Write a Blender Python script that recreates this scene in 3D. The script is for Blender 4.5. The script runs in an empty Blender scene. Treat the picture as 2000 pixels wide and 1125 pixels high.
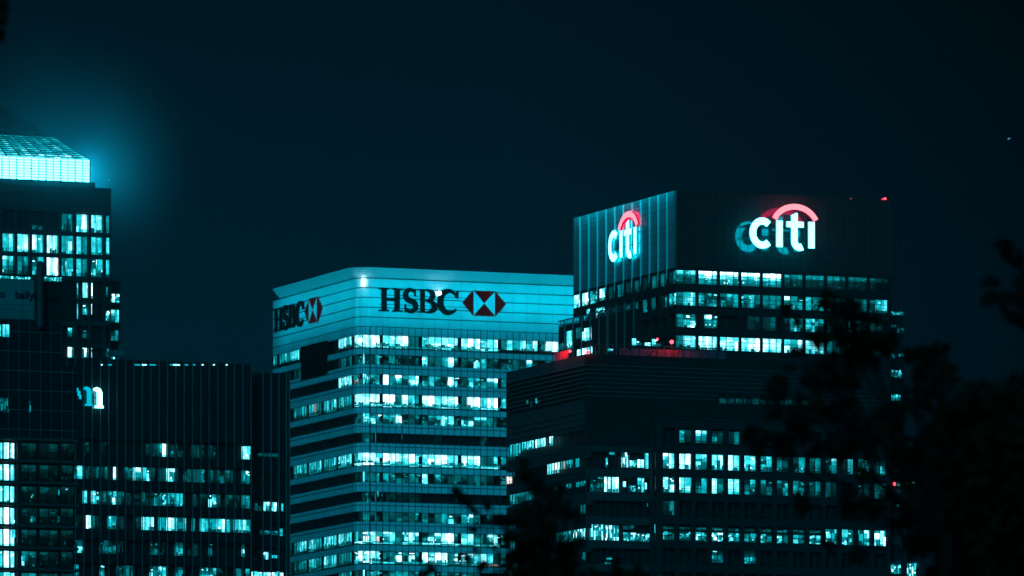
import bpy, math, random
from mathutils import Vector
random.seed(11)
SC = bpy.context.scene
COL = SC.collection
# ------------------------------------------------------------------ camera
FPX, HOR, CAMZ = 15500.0, 2137.0, 2.0        # focal length and horizon in photo pixels (2000 wide)
cd = bpy.data.cameras.new('camera'); cam = bpy.data.objects.new('camera', cd); COL.objects.link(cam)
cd.sensor_width = 36.0; cd.lens = FPX / 2000 * 36; cd.shift_y = (HOR - 562.5) / 2000
cd.clip_start = 1; cd.clip_end = 20000
cam.location = (0, 0, CAMZ); cam.rotation_euler = (math.radians(90), 0, 0)
cd.dof.use_dof = True; cd.dof.focus_distance = 1750; cd.dof.aperture_fstop = 3.6
SC.camera = cam
SC.render.resolution_x, SC.render.resolution_y = 1024, 576
SC.render.engine = 'CYCLES'
SC.cycles.use_denoising = True
SC.cycles.max_bounces = 5; SC.cycles.diffuse_bounces = 2; SC.cycles.glossy_bounces = 3
SC.cycles.sample_clamp_indirect = 3.0
SC.cycles.volume_bounces = 0
vs = SC.view_settings
vs.view_transform = 'Standard'; vs.look = 'None'; vs.exposure = 0; vs.gamma = 1
# ------------------------------------------------------------------ night sky
W = bpy.data.worlds.new('World'); SC.world = W; W.use_nodes = True
nt = W.node_tree; nt.nodes.clear()
def N(t, **k):
    n = nt.nodes.new(t)
    for a, b in k.items(): setattr(n, a, b)
    return n
out = N('ShaderNodeOutputWorld'); bg = N('ShaderNodeBackground'); tc = N('ShaderNodeTexCoord')
sep = N('ShaderNodeSeparateXYZ'); nt.links.new(tc.outputs['Generated'], sep.inputs[0])
mr = N('ShaderNodeMapRange'); mr.inputs[1].default_value = 0.05; mr.inputs[2].default_value = 0.15
nt.links.new(sep.outputs['Z'], mr.inputs[0])
rz = N('ShaderNodeValToRGB'); nt.links.new(mr.outputs[0], rz.inputs[0])
e = rz.color_ramp.elements
e[0].position = 0.0; e[0].color = (.0, .0085, .0175, 1)
e[1].position = 1.0; e[1].color = (.0, .0036, .0066, 1)
k = rz.color_ramp.elements.new(.45); k.color = (.0, .0094, .0182, 1)
mx = N('ShaderNodeMapRange'); mx.inputs[1].default_value = 0.0; mx.inputs[2].default_value = 0.075
mx.inputs[3].default_value = 1.0; mx.inputs[4].default_value = 0.25
nt.links.new(sep.outputs['X'], mx.inputs[0])
mul = N('ShaderNodeVectorMath', operation='SCALE')
nt.links.new(rz.outputs[0], mul.inputs[0]); nt.links.new(mx.outputs[0], mul.inputs['Scale'])
nt.links.new(mul.outputs[0], bg.inputs[0]); bg.inputs[1].default_value = 1.27
nt.links.new(bg.outputs[0], out.inputs[0])
# city glow from the camera's side: one weak, broad, teal key
sd = bpy.data.lights.new('city_glow', 'SUN'); so = bpy.data.objects.new('city_glow', sd); COL.objects.link(so)
sd.energy = 1.5; sd.angle = math.radians(20); sd.color = (0.0, 0.58, 0.92)
so.rotation_euler = Vector((-0.22, -0.93, 0.42)).to_track_quat('Z', 'Y').to_euler()
so.location = (-100, -200, 300)

# ------------------------------------------------------------------ materials
def mat(name, col=(.5, .5, .5), rough=.5, metal=0, spec=.5, noise=0, nscale=1.0, bump=0):
    m = bpy.data.materials.new(name); m.use_nodes = True
    t = m.node_tree; b = t.nodes['Principled BSDF']
    b.inputs['Base Color'].default_value = (*col, 1); b.inputs['Roughness'].default_value = rough
    b.inputs['Metallic'].default_value = metal; b.inputs['Specular IOR Level'].default_value = spec
    if noise:
        c = t.nodes.new('ShaderNodeTexCoord'); n = t.nodes.new('ShaderNodeTexNoise')
        n.inputs['Scale'].default_value = nscale; n.inputs['Detail'].default_value = 5
        t.links.new(c.outputs['Object'], n.inputs['Vector'])
        r = t.nodes.new('ShaderNodeMapRange'); r.inputs[1].default_value = .3; r.inputs[2].default_value = .7
        r.inputs[3].default_value = 1 - noise; r.inputs[4].default_value = 1 + noise
        t.links.new(n.outputs[0], r.inputs[0])
        v = t.nodes.new('ShaderNodeVectorMath'); v.operation = 'SCALE'; v.inputs[0].default_value = col
        t.links.new(r.outputs[0], v.inputs['Scale']); t.links.new(v.outputs[0], b.inputs['Base Color'])
    return m
def emat(name, col, strength, sampling='AUTO'):
    m = bpy.data.materials.new(name); m.use_nodes = True
    t = m.node_tree; t.nodes.clear()
    o = t.nodes.new('ShaderNodeOutputMaterial'); x = t.nodes.new('ShaderNodeEmission')
    x.inputs[0].default_value = (*col, 1); x.inputs[1].default_value = strength
    t.links.new(x.outputs[0], o.inputs[0]); m.cycles.emission_sampling = sampling
    return m
def window_mat():
    m = bpy.data.materials.new('lit_office'); m.use_nodes = True
    t = m.node_tree; t.nodes.clear()
    o = t.nodes.new('ShaderNodeOutputMaterial'); x = t.nodes.new('ShaderNodeEmission')
    a = t.nodes.new('ShaderNodeAttribute'); a.attribute_name = 'glow'
    c = t.nodes.new('ShaderNodeTexCoord'); n = t.nodes.new('ShaderNodeTexNoise')
    n.inputs['Scale'].default_value = 1.1; n.inputs['Detail'].default_value = 3
    t.links.new(c.outputs['Object'], n.inputs['Vector'])
    r = t.nodes.new('ShaderNodeMapRange'); r.inputs[1].default_value = .3; r.inputs[2].default_value = .7
    r.inputs[3].default_value = .6; r.inputs[4].default_value = 1.3
    t.links.new(n.outputs[0], r.inputs[0])
    t.links.new(a.outputs['Color'], x.inputs[0]); t.links.new(r.outputs[0], x.inputs[1])
    t.links.new(x.outputs[0], o.inputs[0]); m.cycles.emission_sampling = 'NONE'
    return m
M = dict(
    panel=mat('white_panel', (.72, .72, .72), .35, noise=.05, nscale=.15),
    spandrel=mat('pale_spandrel_glass', (.70, .70, .70), .15, noise=.10, nscale=.2),
    dark=mat('dark_glass', (.010, .012, .014), .12, spec=.5),
    room=mat('unlit_office', (.012, .013, .014), .7, spec=.1, noise=.3, nscale=.4),
    metal=mat('dark_mullion', (.035, .035, .035), .4),
    fin=mat('steel_fin', (.10, .10, .10), .4, spec=.3, noise=.1, nscale=.3),
    finb=mat('bright_fin', (.75, .75, .75), .3),
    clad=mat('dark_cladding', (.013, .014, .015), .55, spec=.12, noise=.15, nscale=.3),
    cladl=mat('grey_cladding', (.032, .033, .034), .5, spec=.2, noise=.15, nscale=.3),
    stone=mat('stone_grid', (.019, .019, .020), .7, spec=.1, noise=.2, nscale=.5),
    steel=mat('ribbed_steel', (.085, .085, .085), .4, spec=.3, noise=.2, nscale=.5),
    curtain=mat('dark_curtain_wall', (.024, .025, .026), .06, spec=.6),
    curtl=mat('side_curtain_wall', (.23, .23, .23), .28, spec=.5, noise=.12, nscale=.12),  # lighter than the front wall, putting the flank's brighter light into colour
    tower=mat('tower_steel', (.026, .027, .028), .45, spec=.25, noise=.2, nscale=.3),
    lampd=emat('small_roof_lamp', (.3, .95, 1.0), 2.5, 'NONE'),
    black=mat('black_letter', (.006, .006, .006), .7, spec=.05),
    white=mat('white_triangle', (.62, .62, .62), .4),
    hoard=mat('hoarding_board', (.13, .13, .13), .5, noise=.15, nscale=.1),
    redboard=mat('red_board', (.75, .05, .08), .5, noise=.2, nscale=.6),
    leaf=mat('night_leaf', (.006, .010, .005), .7, spec=.03, noise=.4, nscale=4),
    bark=mat('bark', (.008, .006, .004), .9, spec=.03, noise=.4, nscale=6),
    asphalt=mat('asphalt', (.05, .05, .05), .8, noise=.3, nscale=.1),
    lit=window_mat(),
    cyan=emat('cyan_sign_face', (.16, .92, 1.0), 6.0, 'FRONT'),
    cyanb=emat('cyan_sign_back', (.0, .72, 1.0), 11.0, 'FRONT'),  # unseen back glow added to mirror a ghost of the letters in the glass
    redb=emat('red_arc_back', (1.0, .0, .12), 8.0, 'FRONT'),  # unseen arc back, glowing so the glass mirrors a red ghost
    cyans=emat('cyan_sign_side', (.0, .62, .90), .75, 'NONE'),
    red=emat('red_arc_face', (1.0, .20, .25), 2.5, 'FRONT'),
    reds=emat('red_arc_side', (1.0, .0, .05), .55, 'NONE'),
    nface=emat('white_sign_letter', (.20, .92, 1.0), 9.0, 'FRONT'),
    ndim=emat('dim_sign_letter', (.0, .66, .88), .9, 'NONE'),
    hexred=emat('glowing_emblem_red', (1.0, .22, .36), .021, 'NONE'),  # faint glow put into the red, which teal light would leave black
    lamp=emat('white_lamp', (.5, .97, 1.0), 9.0, 'NONE'),
    redlamp=emat('red_lamp', (1.0, .05, .08), 6.0, 'NONE'),
    lantern=emat('lantern_light', (.055, .68, 1.0), 17.0, 'FRONT'),
)
# ------------------------------------------------------------------ helpers
class MB:
    """collects faces in world space; build() links them as one mesh object"""
    def __init__(s): s.v = []; s.f = []; s.c = []
    def quad(s, a, b, c, d, col=None):
        i = len(s.v); s.v += [a, b, c, d]; s.f.append((i, i+1, i+2, i+3)); s.c.append(col)
    def hexa(s, p, col=None):             # p: 8 points, 0-3 front loop, 4-7 back loop
        i = len(s.v); s.v += p
        for q in ((0,1,2,3), (7,6,5,4), (0,4,5,1), (1,5,6,2), (2,6,7,3), (3,7,4,0)):
            s.f.append(tuple(i+j for j in q)); s.c.append(col)
    def box(s, F, u0, u1, z0, z1, d0, d1, col=None):
        P = F.pt
        s.hexa([P(u0,z0,d0), P(u1,z0,d0), P(u1,z1,d0), P(u0,z1,d0), P(u0,z0,d1), P(u1,z0,d1), P(u1,z1,d1), P(u0,z1,d1)], col)
    def prism(s, F, poly, d0, d1, cap=True, col=None):
        i = len(s.v); n = len(poly)
        s.v += [F.pt(u, z, d0) for u, z in poly] + [F.pt(u, z, d1) for u, z in poly]
        if cap:
            s.f.append(tuple(range(i, i+n))); s.c.append(col)
            s.f.append(tuple(range(i+2*n-1, i+n-1, -1))); s.c.append(col)
        for k in range(n):
            l = (k+1) % n
            s.f.append((i+k, i+n+k, i+n+l, i+l)); s.c.append(col)
    def tube(s, pts, rad, n=8):
        rings = []
        for k, p in enumerate(pts):
            p = Vector(p); a = Vector(pts[max(k-1, 0)]); b = Vector(pts[min(k+1, len(pts)-1)])
            t = (b-a).normalized(); x = t.cross(Vector((.31, .9, .21))).normalized(); y = t.cross(x)
            i = len(s.v); rings.append(i)
            for j in range(n):
                w = 2*math.pi*j/n; s.v.append(tuple(p + rad[k]*(x*math.cos(w)+y*math.sin(w))))
        for r, q in zip(rings, rings[1:]):
            for j in range(n):
                l = (j+1) % n; s.f.append((r+j, r+l, q+l, q+j)); s.c.append(None)
        s.f.append(tuple(rings[0]+j for j in range(n))); s.c.append(None)
        s.f.append(tuple(rings[-1]+j for j in range(n-1, -1, -1))); s.c.append(None)
    def ball(s, c, r, n=10):
        for a in range(n//2):
            for b in range(n):
                def q(a, b):
                    th = math.pi*a/(n//2); ph = 2*math.pi*b/n
                    return (c[0]+r*math.sin(th)*math.cos(ph), c[1]+r*math.sin(th)*math.sin(ph), c[2]+r*math.cos(th))
                s.quad(q(a,b), q(a+1,b), q(a+1,b+1), q(a,b+1))
    def build(s, name, m, parent=None, label=None):
        root = parent
        while root is not None and root.parent is not None: root = root.parent
        o0 = root.location if root is not None else Vector((0, 0, 0))
        me = bpy.data.meshes.new(name)
        me.from_pydata([(p[0]-o0[0], p[1]-o0[1], p[2]-o0[2]) for p in s.v], [], s.f)
        if any(c is not None for c in s.c):
            at = me.color_attributes.new('glow', 'FLOAT_COLOR', 'CORNER')
            k = 0
            for f, c in zip(s.f, s.c):
                for _ in f:
                    at.data[k].color = (*(c or (0, 0, 0)), 1); k += 1
        for mm in (m if isinstance(m, list) else [m]): me.materials.append(mm)
        me.update()
        o = bpy.data.objects.new(name, me); COL.objects.link(o)
        if parent is not None: o.parent = parent
        if label: o['label'] = label
        return o
def empty(name, loc, label, cat, group=None):
    o = bpy.data.objects.new(name, None); COL.objects.link(o); o.location = loc
    o['label'] = label; o['category'] = cat
    if group: o['group'] = group
    o.empty_display_size = 5
    return o
def tag(o, label, cat, group=None):
    o['label'] = label; o['category'] = cat
    if group: o['group'] = group
    return o
# the street grid both towers follow: E2 runs right and away, E1 runs left and away
E1 = (-.36674, .93032); E2 = (.93032, .36674)
class Facade:
    """flat wall: pt(u, z, d) is u metres along, z up, d metres into the building"""
    def __init__(s, px, D, e):
        s.o = ((px-1000)/FPX*D, D); s.e = e
        n = (e[1], -e[0])                          # outward, towards the camera
        if n[1] > 0: n = (-n[0], -n[1])
        s.n = n
    def pt(s, u, z, d=0): return (s.o[0]+u*s.e[0]-d*s.n[0], s.o[1]+u*s.e[1]-d*s.n[1], z)
    def u(s, px, d=0):
        k = (px-1000)/FPX; ox, oy = s.o[0]-d*s.n[0], s.o[1]-d*s.n[1]
        return (k*oy-ox)/(s.e[0]-k*s.e[1])
    def z(s, px, py, d=0):
        u = s.u(px, d); return CAMZ+(HOR-py)/FPX*(s.o[1]-d*s.n[1]+u*s.e[1])
    def uz(s, px, py, d=0): return (s.u(px, d), s.z(px, py, d))
    def sub(s, u, d):                              # same direction, moved
        f = Facade(1000, 1, s.e); p = s.pt(u, 0, d); f.o = (p[0], p[1]); f.n = s.n; return f
class Corner:
    """two facades joined by a round corner: s > 0 along E2, s < -arc along E1"""
    def __init__(s, px, D, R):
        s.a = Facade(px, D, E2); s.b = Facade(px, D, E1); s.R = R; s.arc = math.pi*R/2
        s.c = (s.a.o[0]+R*(E1[0]+E2[0]), s.a.o[1]+R*(E1[1]+E2[1]))
    def pt(s, t, z, d=0):
        if t >= 0: return s.a.pt(t+s.R, z, d)
        if t <= -s.arc: return s.b.pt(s.R-(t+s.arc), z, d)
        w = -t/s.R; r = s.R-d
        return (s.c[0]+r*(-E1[0]*math.cos(w)-E2[0]*math.sin(w)), s.c[1]+r*(-E1[1]*math.cos(w)-E2[1]*math.sin(w)), z)
    def sa(s, px): return s.a.u(px)-s.R
    def sb(s, px): return -s.arc-(s.b.u(px)-s.R)
def path_steps(C, t0, t1):
    st = [t0]
    for k in range(9):
        t = -C.arc*(1-k/8)
        if t0 < t < t1: st.append(t)
    return sorted(set(st+[t1]))
def band(mb, C, t0, t1, z0, z1, d0, d1):
    st = path_steps(C, t0, t1)
    for a, b in zip(st, st[1:]): mb.box(C, a, b, z0, z1, d0, d1)
# ---- lit windows: every bay is a shallow lit room behind the wall line
LUM = [0, .035, .08, .15, .25, .42, .75, 1.3, 2.1, 3.0]
def tint(l):
    l *= 1.2; return (l*.004+max(0, l-.6)**2*.16, l*.86, l*1.0)
rnd = random.random
def warm(l): return (l*.80, l*.72, l*.68)
def room(mb, F, u0, u1, z0, z1, d, lum, depth, mode):
    """one pane: back wall broken into lit patches, ceiling strip, furniture in front"""
    w, h = u1-u0, z1-z0
    if lum <= 0: return
    cuts = sorted([u0]+[u0+w*(.25+.5*rnd())]+([u0+w*(.1+.8*rnd())] if rnd() < .4 else [])+[u1])
    f = [0, .14+.1*rnd(), .45+.2*rnd(), .72+.12*rnd(), 1]
    whole = .8+.4*rnd(); T = warm if (lum > .6 and rnd() < .012) else tint
    for a, b in zip(cuts, cuts[1:]):
        if b-a < .05: continue
        cf = whole*(.6+.65*rnd())
        for k in range(4):
            l = lum*cf
            if k == 0: l *= (.35+.4*rnd()) if rnd() < .75 else 1
            if k == 1: l *= .7+.5*rnd()
            if k == 3: l *= .75+.35*rnd()
            if mode == 'top': l *= (.12, .2, .35+.5*rnd(), 1.5)[k]
            if mode == 'low': l *= (1.2, 1.2 if rnd() < .5 else .5, .12, .05)[k]
            if mode == 'speck': l *= .15 if rnd() < .42 else 1.3*rnd()+.25
            za, zb = z0+h*f[k], z0+h*f[k+1]
            mb.quad(F.pt(a,za,d), F.pt(b,za,d), F.pt(b,zb,d), F.pt(a,zb,d), T(l))
    if rnd() < .55 and h > 1.2:                       # ceiling lights
        for _ in range(1+int(2*rnd())):
            a = u0+w*(.05+.5*rnd()); b = min(u1-.05, a+w*(.2+.35*rnd())); zc = z1-h*(.08+.2*rnd())
            mb.box(F, a, b, zc-.10, zc+.06, d*.65, d*.9, tint(min(3.6, lum*2.2+.05)))
    if rnd() < .75:                                    # desks, chairs, screens, people as dark shapes
        x = u0
        while x < u1-.15:
            ww = .25+.8*rnd(); hh = h*(.07+.24*rnd())
            if rnd() < .55: mb.box(F, x, min(x+ww, u1), z0, z0+hh, d*.5, d*.75, tint(lum*.07+.004))
            if rnd() < .22: mb.box(F, x+.05, min(x+.3, u1), z0+hh, z0+hh+h*.12, d*.5, d*.6, tint(min(2.8, lum*1.6)))
            x += ww+.1
    if rnd() < .14:                                    # half drawn blind
        zc = z1-h*(.2+.5*rnd())
        mb.box(F, u0, u1, zc, z1, d*.3, d*.34, tint(lum*.4))
WIN = {}
def windows(root, F, edges, digits, z0, z1, d=.95, mode='full', gap=.10, maxrun=4, corner_cols=()):
    """edges: pane borders in metres; digits: brightness of each pane; neighbours join into one bay"""
    i, n = 0, min(len(digits), len(edges)-1)
    while i < n:
        if digits[i] in ' 0': i += 1; continue
        j = i; mb = MB()
        while j < n and digits[j] not in ' 0' and j-i < maxrun:
            md = mode
            if mode == 'mix': md = random.choice(['full', 'full', 'full', 'low', 'speck', 'top'])
            room(mb, F, edges[j]+gap/2, edges[j+1]-gap/2, z0, z1, d, LUM[int(digits[j])]*(.8+.4*rnd()), d, md)
            j += 1
        if mb.v:
            WIN.setdefault(root.name, (root, []))[1].append(((edges[j]-edges[i])*(z1-z0)*(1.5 if digits[i] > '3' else .4), mb))
        i = j
def flush_windows():
    for root, lst in WIN.values():
        lst.sort(key=lambda q: -q[0])
        for _, mb in lst[:98]: mb.build('window', M['lit'], root)
        rest = MB()
        for _, mb in lst[98:]:
            k = len(rest.v); rest.v += mb.v; rest.f += [tuple(i+k for i in f) for f in mb.f]; rest.c += mb.c
        if rest.v:
            o = rest.build('window', M['lit'], root); o['kind'] = 'stuff'
def rects(root, F, lst, d=.95, mode='mix', npane=2):
    """lit windows given as pixel boxes (x0, x1, ytop, ybottom, digit) measured on the photograph"""
    for r in lst:
        x0, x1, y0, y1, g = r[:5]; md = r[5] if len(r) > 5 else mode; n = r[6] if len(r) > 6 else npane
        ua, ub = sorted((F.u(x0), F.u(x1))); xm = (x0+x1)/2
        z1, z0 = F.z(xm, y0), F.z(xm, y1)
        ed = [ua+(ub-ua)*k/n for k in range(n+1)]
        windows(root, F, ed, str(g)*n, z0, z1, d, md, .12, n)
def body(name, root, F1, F2, u1, u2, z0, z1, inset, m):
    """solid block between the two facades (u1 along E1, u2 along E2)"""
    o = F2.o
    def p(a, b, z): return (o[0]+a*E1[0]+b*E2[0], o[1]+a*E1[1]+b*E2[1], z)
    mb = MB(); i = inset
    mb.hexa([p(i,i,z0), p(i,u2-i,z0), p(i,u2-i,z1), p(i,i,z1), p(u1-i,i,z0), p(u1-i,u2-i,z0), p(u1-i,u2-i,z1), p(u1-i,i,z1)])
    return mb.build(name, m, root)
def stroke(mb, F, pts, d0, d1, wid, ou, oz, su, sz):
    """ribbon along pts (unit letter box) with varying width, as a closed prism"""
    L, R = [], []
    for k, p in enumerate(pts):
        a = pts[max(k-1, 0)]; b = pts[min(k+1, len(pts)-1)]
        tx, ty = (b[0]-a[0])*su, (b[1]-a[1])*sz; l = math.hypot(tx, ty) or 1
        w = (wid[k] if isinstance(wid, (list, tuple)) else wid)/2
        x, y = ou+p[0]*su, oz+p[1]*sz
        L.append((x-ty/l*w, y+tx/l*w)); R.append((x+ty/l*w, y-tx/l*w))
    i = len(mb.v); n = len(pts)
    for dd in (d0, d1):
        mb.v += [F.pt(*q, dd) for q in L]+[F.pt(*q, dd) for q in R]
    def f(*q): mb.f.append(tuple(i+x for x in q)); mb.c.append(None)
    o = 2*n
    for k in range(n-1):
        f(k, k+1, n+k+1, n+k); f(o+k, o+n+k, o+n+k+1, o+k+1)
        f(k, o+k, o+k+1, k+1); f(n+k, n+k+1, o+n+k+1, o+n+k)
    f(0, n, o+n, o); f(n-1, o+n-1, o+2*n-1, 2*n-1)
def arc(cx, cy, rx, ry, a0, a1, n=22):
    return [(cx+rx*math.cos(math.radians(a0+(a1-a0)*k/n)), cy+ry*math.sin(math.radians(a0+(a1-a0)*k/n))) for k in range(n+1)]

# ================================================================== ground
g = MB(); g.quad((-4000, -300, 0), (4000, -300, 0), (4000, 6000, 0), (-4000, 6000, 0))
g.build('ground', M['asphalt'])['kind'] = 'structure'

# ================================================================== bank tower with the pale crown
C = Corner(699, 1920, 3.2); FA, FB = C.a, C.b
hs = empty('office_tower', (C.c[0], C.c[1], 0), 'pale banded office tower with rounded corner and black serif letters on its crown', 'tower')
zr = lambda y: FA.z(715, y)
tL = C.sb(533); tR = 62.0                               # left end, right end (behind the neighbour)
# interior core and solid back
st = path_steps(C, tL, tR)
core = MB(); ring = [C.pt(t, 0, 1.6) for t in st]; back = C.pt(tR, 0, 50); bl = C.pt(tL, 0, 1.6)
bq = (bl[0]+E2[0]*60, bl[1]+E2[1]*60)
loop = ring+[(bq[0], bq[1], 0)]
ztop = zr(541)
i = len(core.v); n = len(loop)
core.v += [(p[0], p[1], 0) for p in loop]+[(p[0], p[1], ztop) for p in loop]
for k_ in range(n):
    l = (k_+1) % n; core.f.append((k_, l, n+l, n+k_)); core.c.append(None)
core.f.append(tuple(range(n, 2*n))); core.c.append(None)
core.build('interior', M['room'], hs)
# crown panels in rows with open joints over a dark backing
bk = MB(); band(bk, C, tL, tR, zr(637.6), zr(541), .18, 1.0); bk.build('crown_backing', M['metal'], hs)
JY = [542.6, 561.5, 580.4, 599.6, 618.6, 637.6]
pn = MB()
vj = [FA.u(697+25.5*k)-C.R for k in range(-0, 20)]
vj = [tL]+[tL+(-C.arc-tL)*k/9 for k in range(1, 10)]+[-C.arc*.5]+[v for v in vj if v > -.1]
vj = sorted(set(v for v in vj if v < tR))+[tR]
for a, b in zip(JY, JY[1:]):
    for t0, t1 in zip(vj, vj[1:]):
        st = path_steps(C, t0+.03, t1-.03)
        for p, q in zip(st, st[1:]): pn.box(C, p, q, zr(b)+.13, zr(a)-.13, 0, .17)
pn.build('crown_panel', M['panel'], hs)
# cornice: a curved flare swept along the roof edge
zb, zt = zr(541.5), zr(523.3)
prof = [(.2, zb), (-.2, zb+.1), (-.55, zb+.4), (-1.0, zb+.9), (-1.5, zb+1.5), (-1.9, zt-.3), (-1.95, zt), (-.4, zt+.1), (6, zt+.1), (6, zb)]
co = MB(); st = path_steps(C, tL+5.2, tR); i = 0; n = len(prof)
for t in st:
    for d_, z_ in prof: co.v.append(C.pt(t, z_, d_))
for a in range(len(st)-1):
    for k_ in range(n):
        l = (k_+1) % n; co.f.append((a*n+k_, a*n+l, (a+1)*n+l, (a+1)*n+k_)); co.c.append(None)
co.f.append(tuple(range(n-1, -1, -1))); co.c.append(None)
co.f.append(tuple((len(st)-1)*n+k_ for k_ in range(n))); co.c.append(None)
co.build('cornice', M['panel'], hs)
# spandrel bands, floor lines
PIT = 38.35; ROW0 = 654.0
sp = MB(); li = MB()
band(sp, C, tL, tR, zr(ROW0-1), zr(637.6)-.05, 0, 1.5)
for r in range(13):
    y = ROW0+PIT*r
    band(sp, C, tL, tR, zr(y+PIT-1.2), zr(y+25.5)-.08, 0, 1.5)
    litrow = r in (0, 3, 6, 10, 11)
    band(li, C, tL, tR, zr(y+25.5)-.08, zr(y+25.5)+.10, -.06, .5)
    if not litrow: band(sp, C, tL, tR, zr(y+25.5)+.10, zr(y+19), 0.02, 1.5)
sp.build('spandrel', M['spandrel'], hs); li.build('floor_line', M['metal'], hs)
edA = [FA.u(709+12.75*k)-C.R for k in range(34)]
mu = MB()
for t in edA: 
    if t < tR: mu.box(C, t-.07, t+.07, 0, zr(637.6), -.08, 0)
for k_ in range(5): t = -C.arc*k_/4; mu.box(C, t-.06, t+.06, 0, zr(637.6), -.08, 0)
t = -C.arc-1.0
while t > tL: mu.box(C, t-.05, t+.05, 0, zr(637.6), -.05, 0); t -= 1.62
mu.build('mullion', M['metal'], hs)
# structural piers that read as grey columns behind the glass
pi = MB()
for k_ in (2.6, 8.6, 14.6, 20.7, 26.8):
    x0 = FA.u(709+12.75*k_)-C.R
    pi.box(C, x0, x0+.95, 0, zr(640), .35, 1.6)
for k_ in range(1, 6):
    x0 = C.sb(686-29*k_); pi.box(C, x0-.9, x0+.9, 0, zr(640), .4, 1.6)
pi.build('pier', M['clad'], hs)
rowsA = ["999988911499898898788253848299", "314142111822595127612132185 3", "33588828644319515337920", "9989828739979891897984",
         "68633911222357158442100", "3100000000010000001000", "996998895798986699117200", "3234432337 411311211 27",
         "31111111100000100000000", "411212115312582483 1000", "985882888289692663276400", "6652291819998265656504", "44433443344332221100"]
edC = [-C.arc*(1-k_/3) for k_ in range(4)]+[edA[0]]
rowsC = ["9999", "2512", "4159", "6899", "1367", "0004", "4699", "1155", "0004", "0104", "4238", "8887", "2222"]
UP = str.maketrans('0123456', '2345678'); UQ = str.maketrans('1234', '2345')
for r, s_ in enumerate(rowsA):
    if r in (0, 2, 3, 4, 6, 10, 11): s_ = s_.translate(UP); rowsC[r] = rowsC[r].translate(UP)
    elif r not in (5, 8): s_ = s_.translate(UQ)
    y = ROW0+PIT*r
    md = 'full' if r in (0, 3, 6) else 'mix'
    if r == 5 or r == 8: md = 'speck'
    windows(hs, C, edA, s_, zr(y+19), zr(y), .4, md, .07, 3)
    windows(hs, C, edC, rowsC[r], zr(y+19), zr(y), .4, md, .12, 4)
    if r in (0, 3, 6, 10, 11):                          # glowing glass below the sill line
        windows(hs, C, [edC[0]]+edA[0:23:3], '8877777776' if r != 11 else '9966666666', zr(y+25)+.1, zr(y+19.3), .35, 'speck', .1, 3)
# left flank bays (x0, x1 on the flank): row -> digits per bay
bays = [(533, 540), (545, 569), (573, 598), (602, 627), (631, 656), (660, 686)]
rowsB = {0: "66   8", 1: "  2  3", 2: "     8", 3: "  5567", 4: "      ", 6: "  6667", 10: " 36676", 11: " 24675", 12: "  3  4"}
for r, s_ in rowsB.items():
    y = ROW0+PIT*r
    for (x0, x1), g_ in zip(bays, s_):
        if g_ == ' ': continue
        a, b = sorted((C.sb(x0), C.sb(x1)))
        nn = max(2, int((x1-x0)/4.7))
        ed = [a+(b-a)*k_/nn for k_ in range(nn+1)]
        dg = ''.join(str(max(1, min(9, int(g_)+random.choice((-2, -1, 0, 0, 1))))) for _ in range(nn))
        windows(hs, C, ed, dg, zr(y+19), zr(y), .16, 'full', .42, 6)
        if r in (3, 6, 10, 11): windows(hs, C, [a, b], str(max(2, int(g_)-2)), zr(y+25)+.1, zr(y+19.3), .16, 'speck', .1, 3)
windows(hs, C, [C.sb(583), C.sb(569)], "7", zr(ROW0+19), zr(ROW0), .16, 'full', .3, 3)
windows(hs, C, [C.sb(569+7), C.sb(569)][::-1] if C.sb(576) > C.sb(569) else [C.sb(576), C.sb(569)], "6", zr(ROW0+19), zr(ROW0), .16, 'full', .3, 3)
# plant recess: a dark louvred opening two floors tall
rc = MB(); a, b = sorted((C.sb(588), C.sb(640)))
rc.box(C, a, b, zr(ROW0+PIT+24), zr(ROW0-4), -.12, .3)
rc.build('plant_louvre', M['black'], hs)
# narrow glowing slivers, built as lit windows, imitating reflections in the corner glass
for r in range(13):
    y = ROW0+PIT*r
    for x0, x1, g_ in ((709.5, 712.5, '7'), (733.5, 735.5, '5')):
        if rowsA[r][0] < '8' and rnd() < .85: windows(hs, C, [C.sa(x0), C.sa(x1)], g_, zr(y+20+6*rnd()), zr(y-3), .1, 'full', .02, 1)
for _ in range(16):  # small glowing specks, also imitating reflections in the glass
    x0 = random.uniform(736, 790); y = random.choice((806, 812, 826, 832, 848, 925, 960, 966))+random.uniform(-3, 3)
    windows(hs, C, [C.sa(x0), C.sa(x0+random.uniform(1.2, 2.6))], random.choice('456'), zr(y+random.uniform(2, 9)), zr(y), -.05, 'full', .02, 1)
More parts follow.
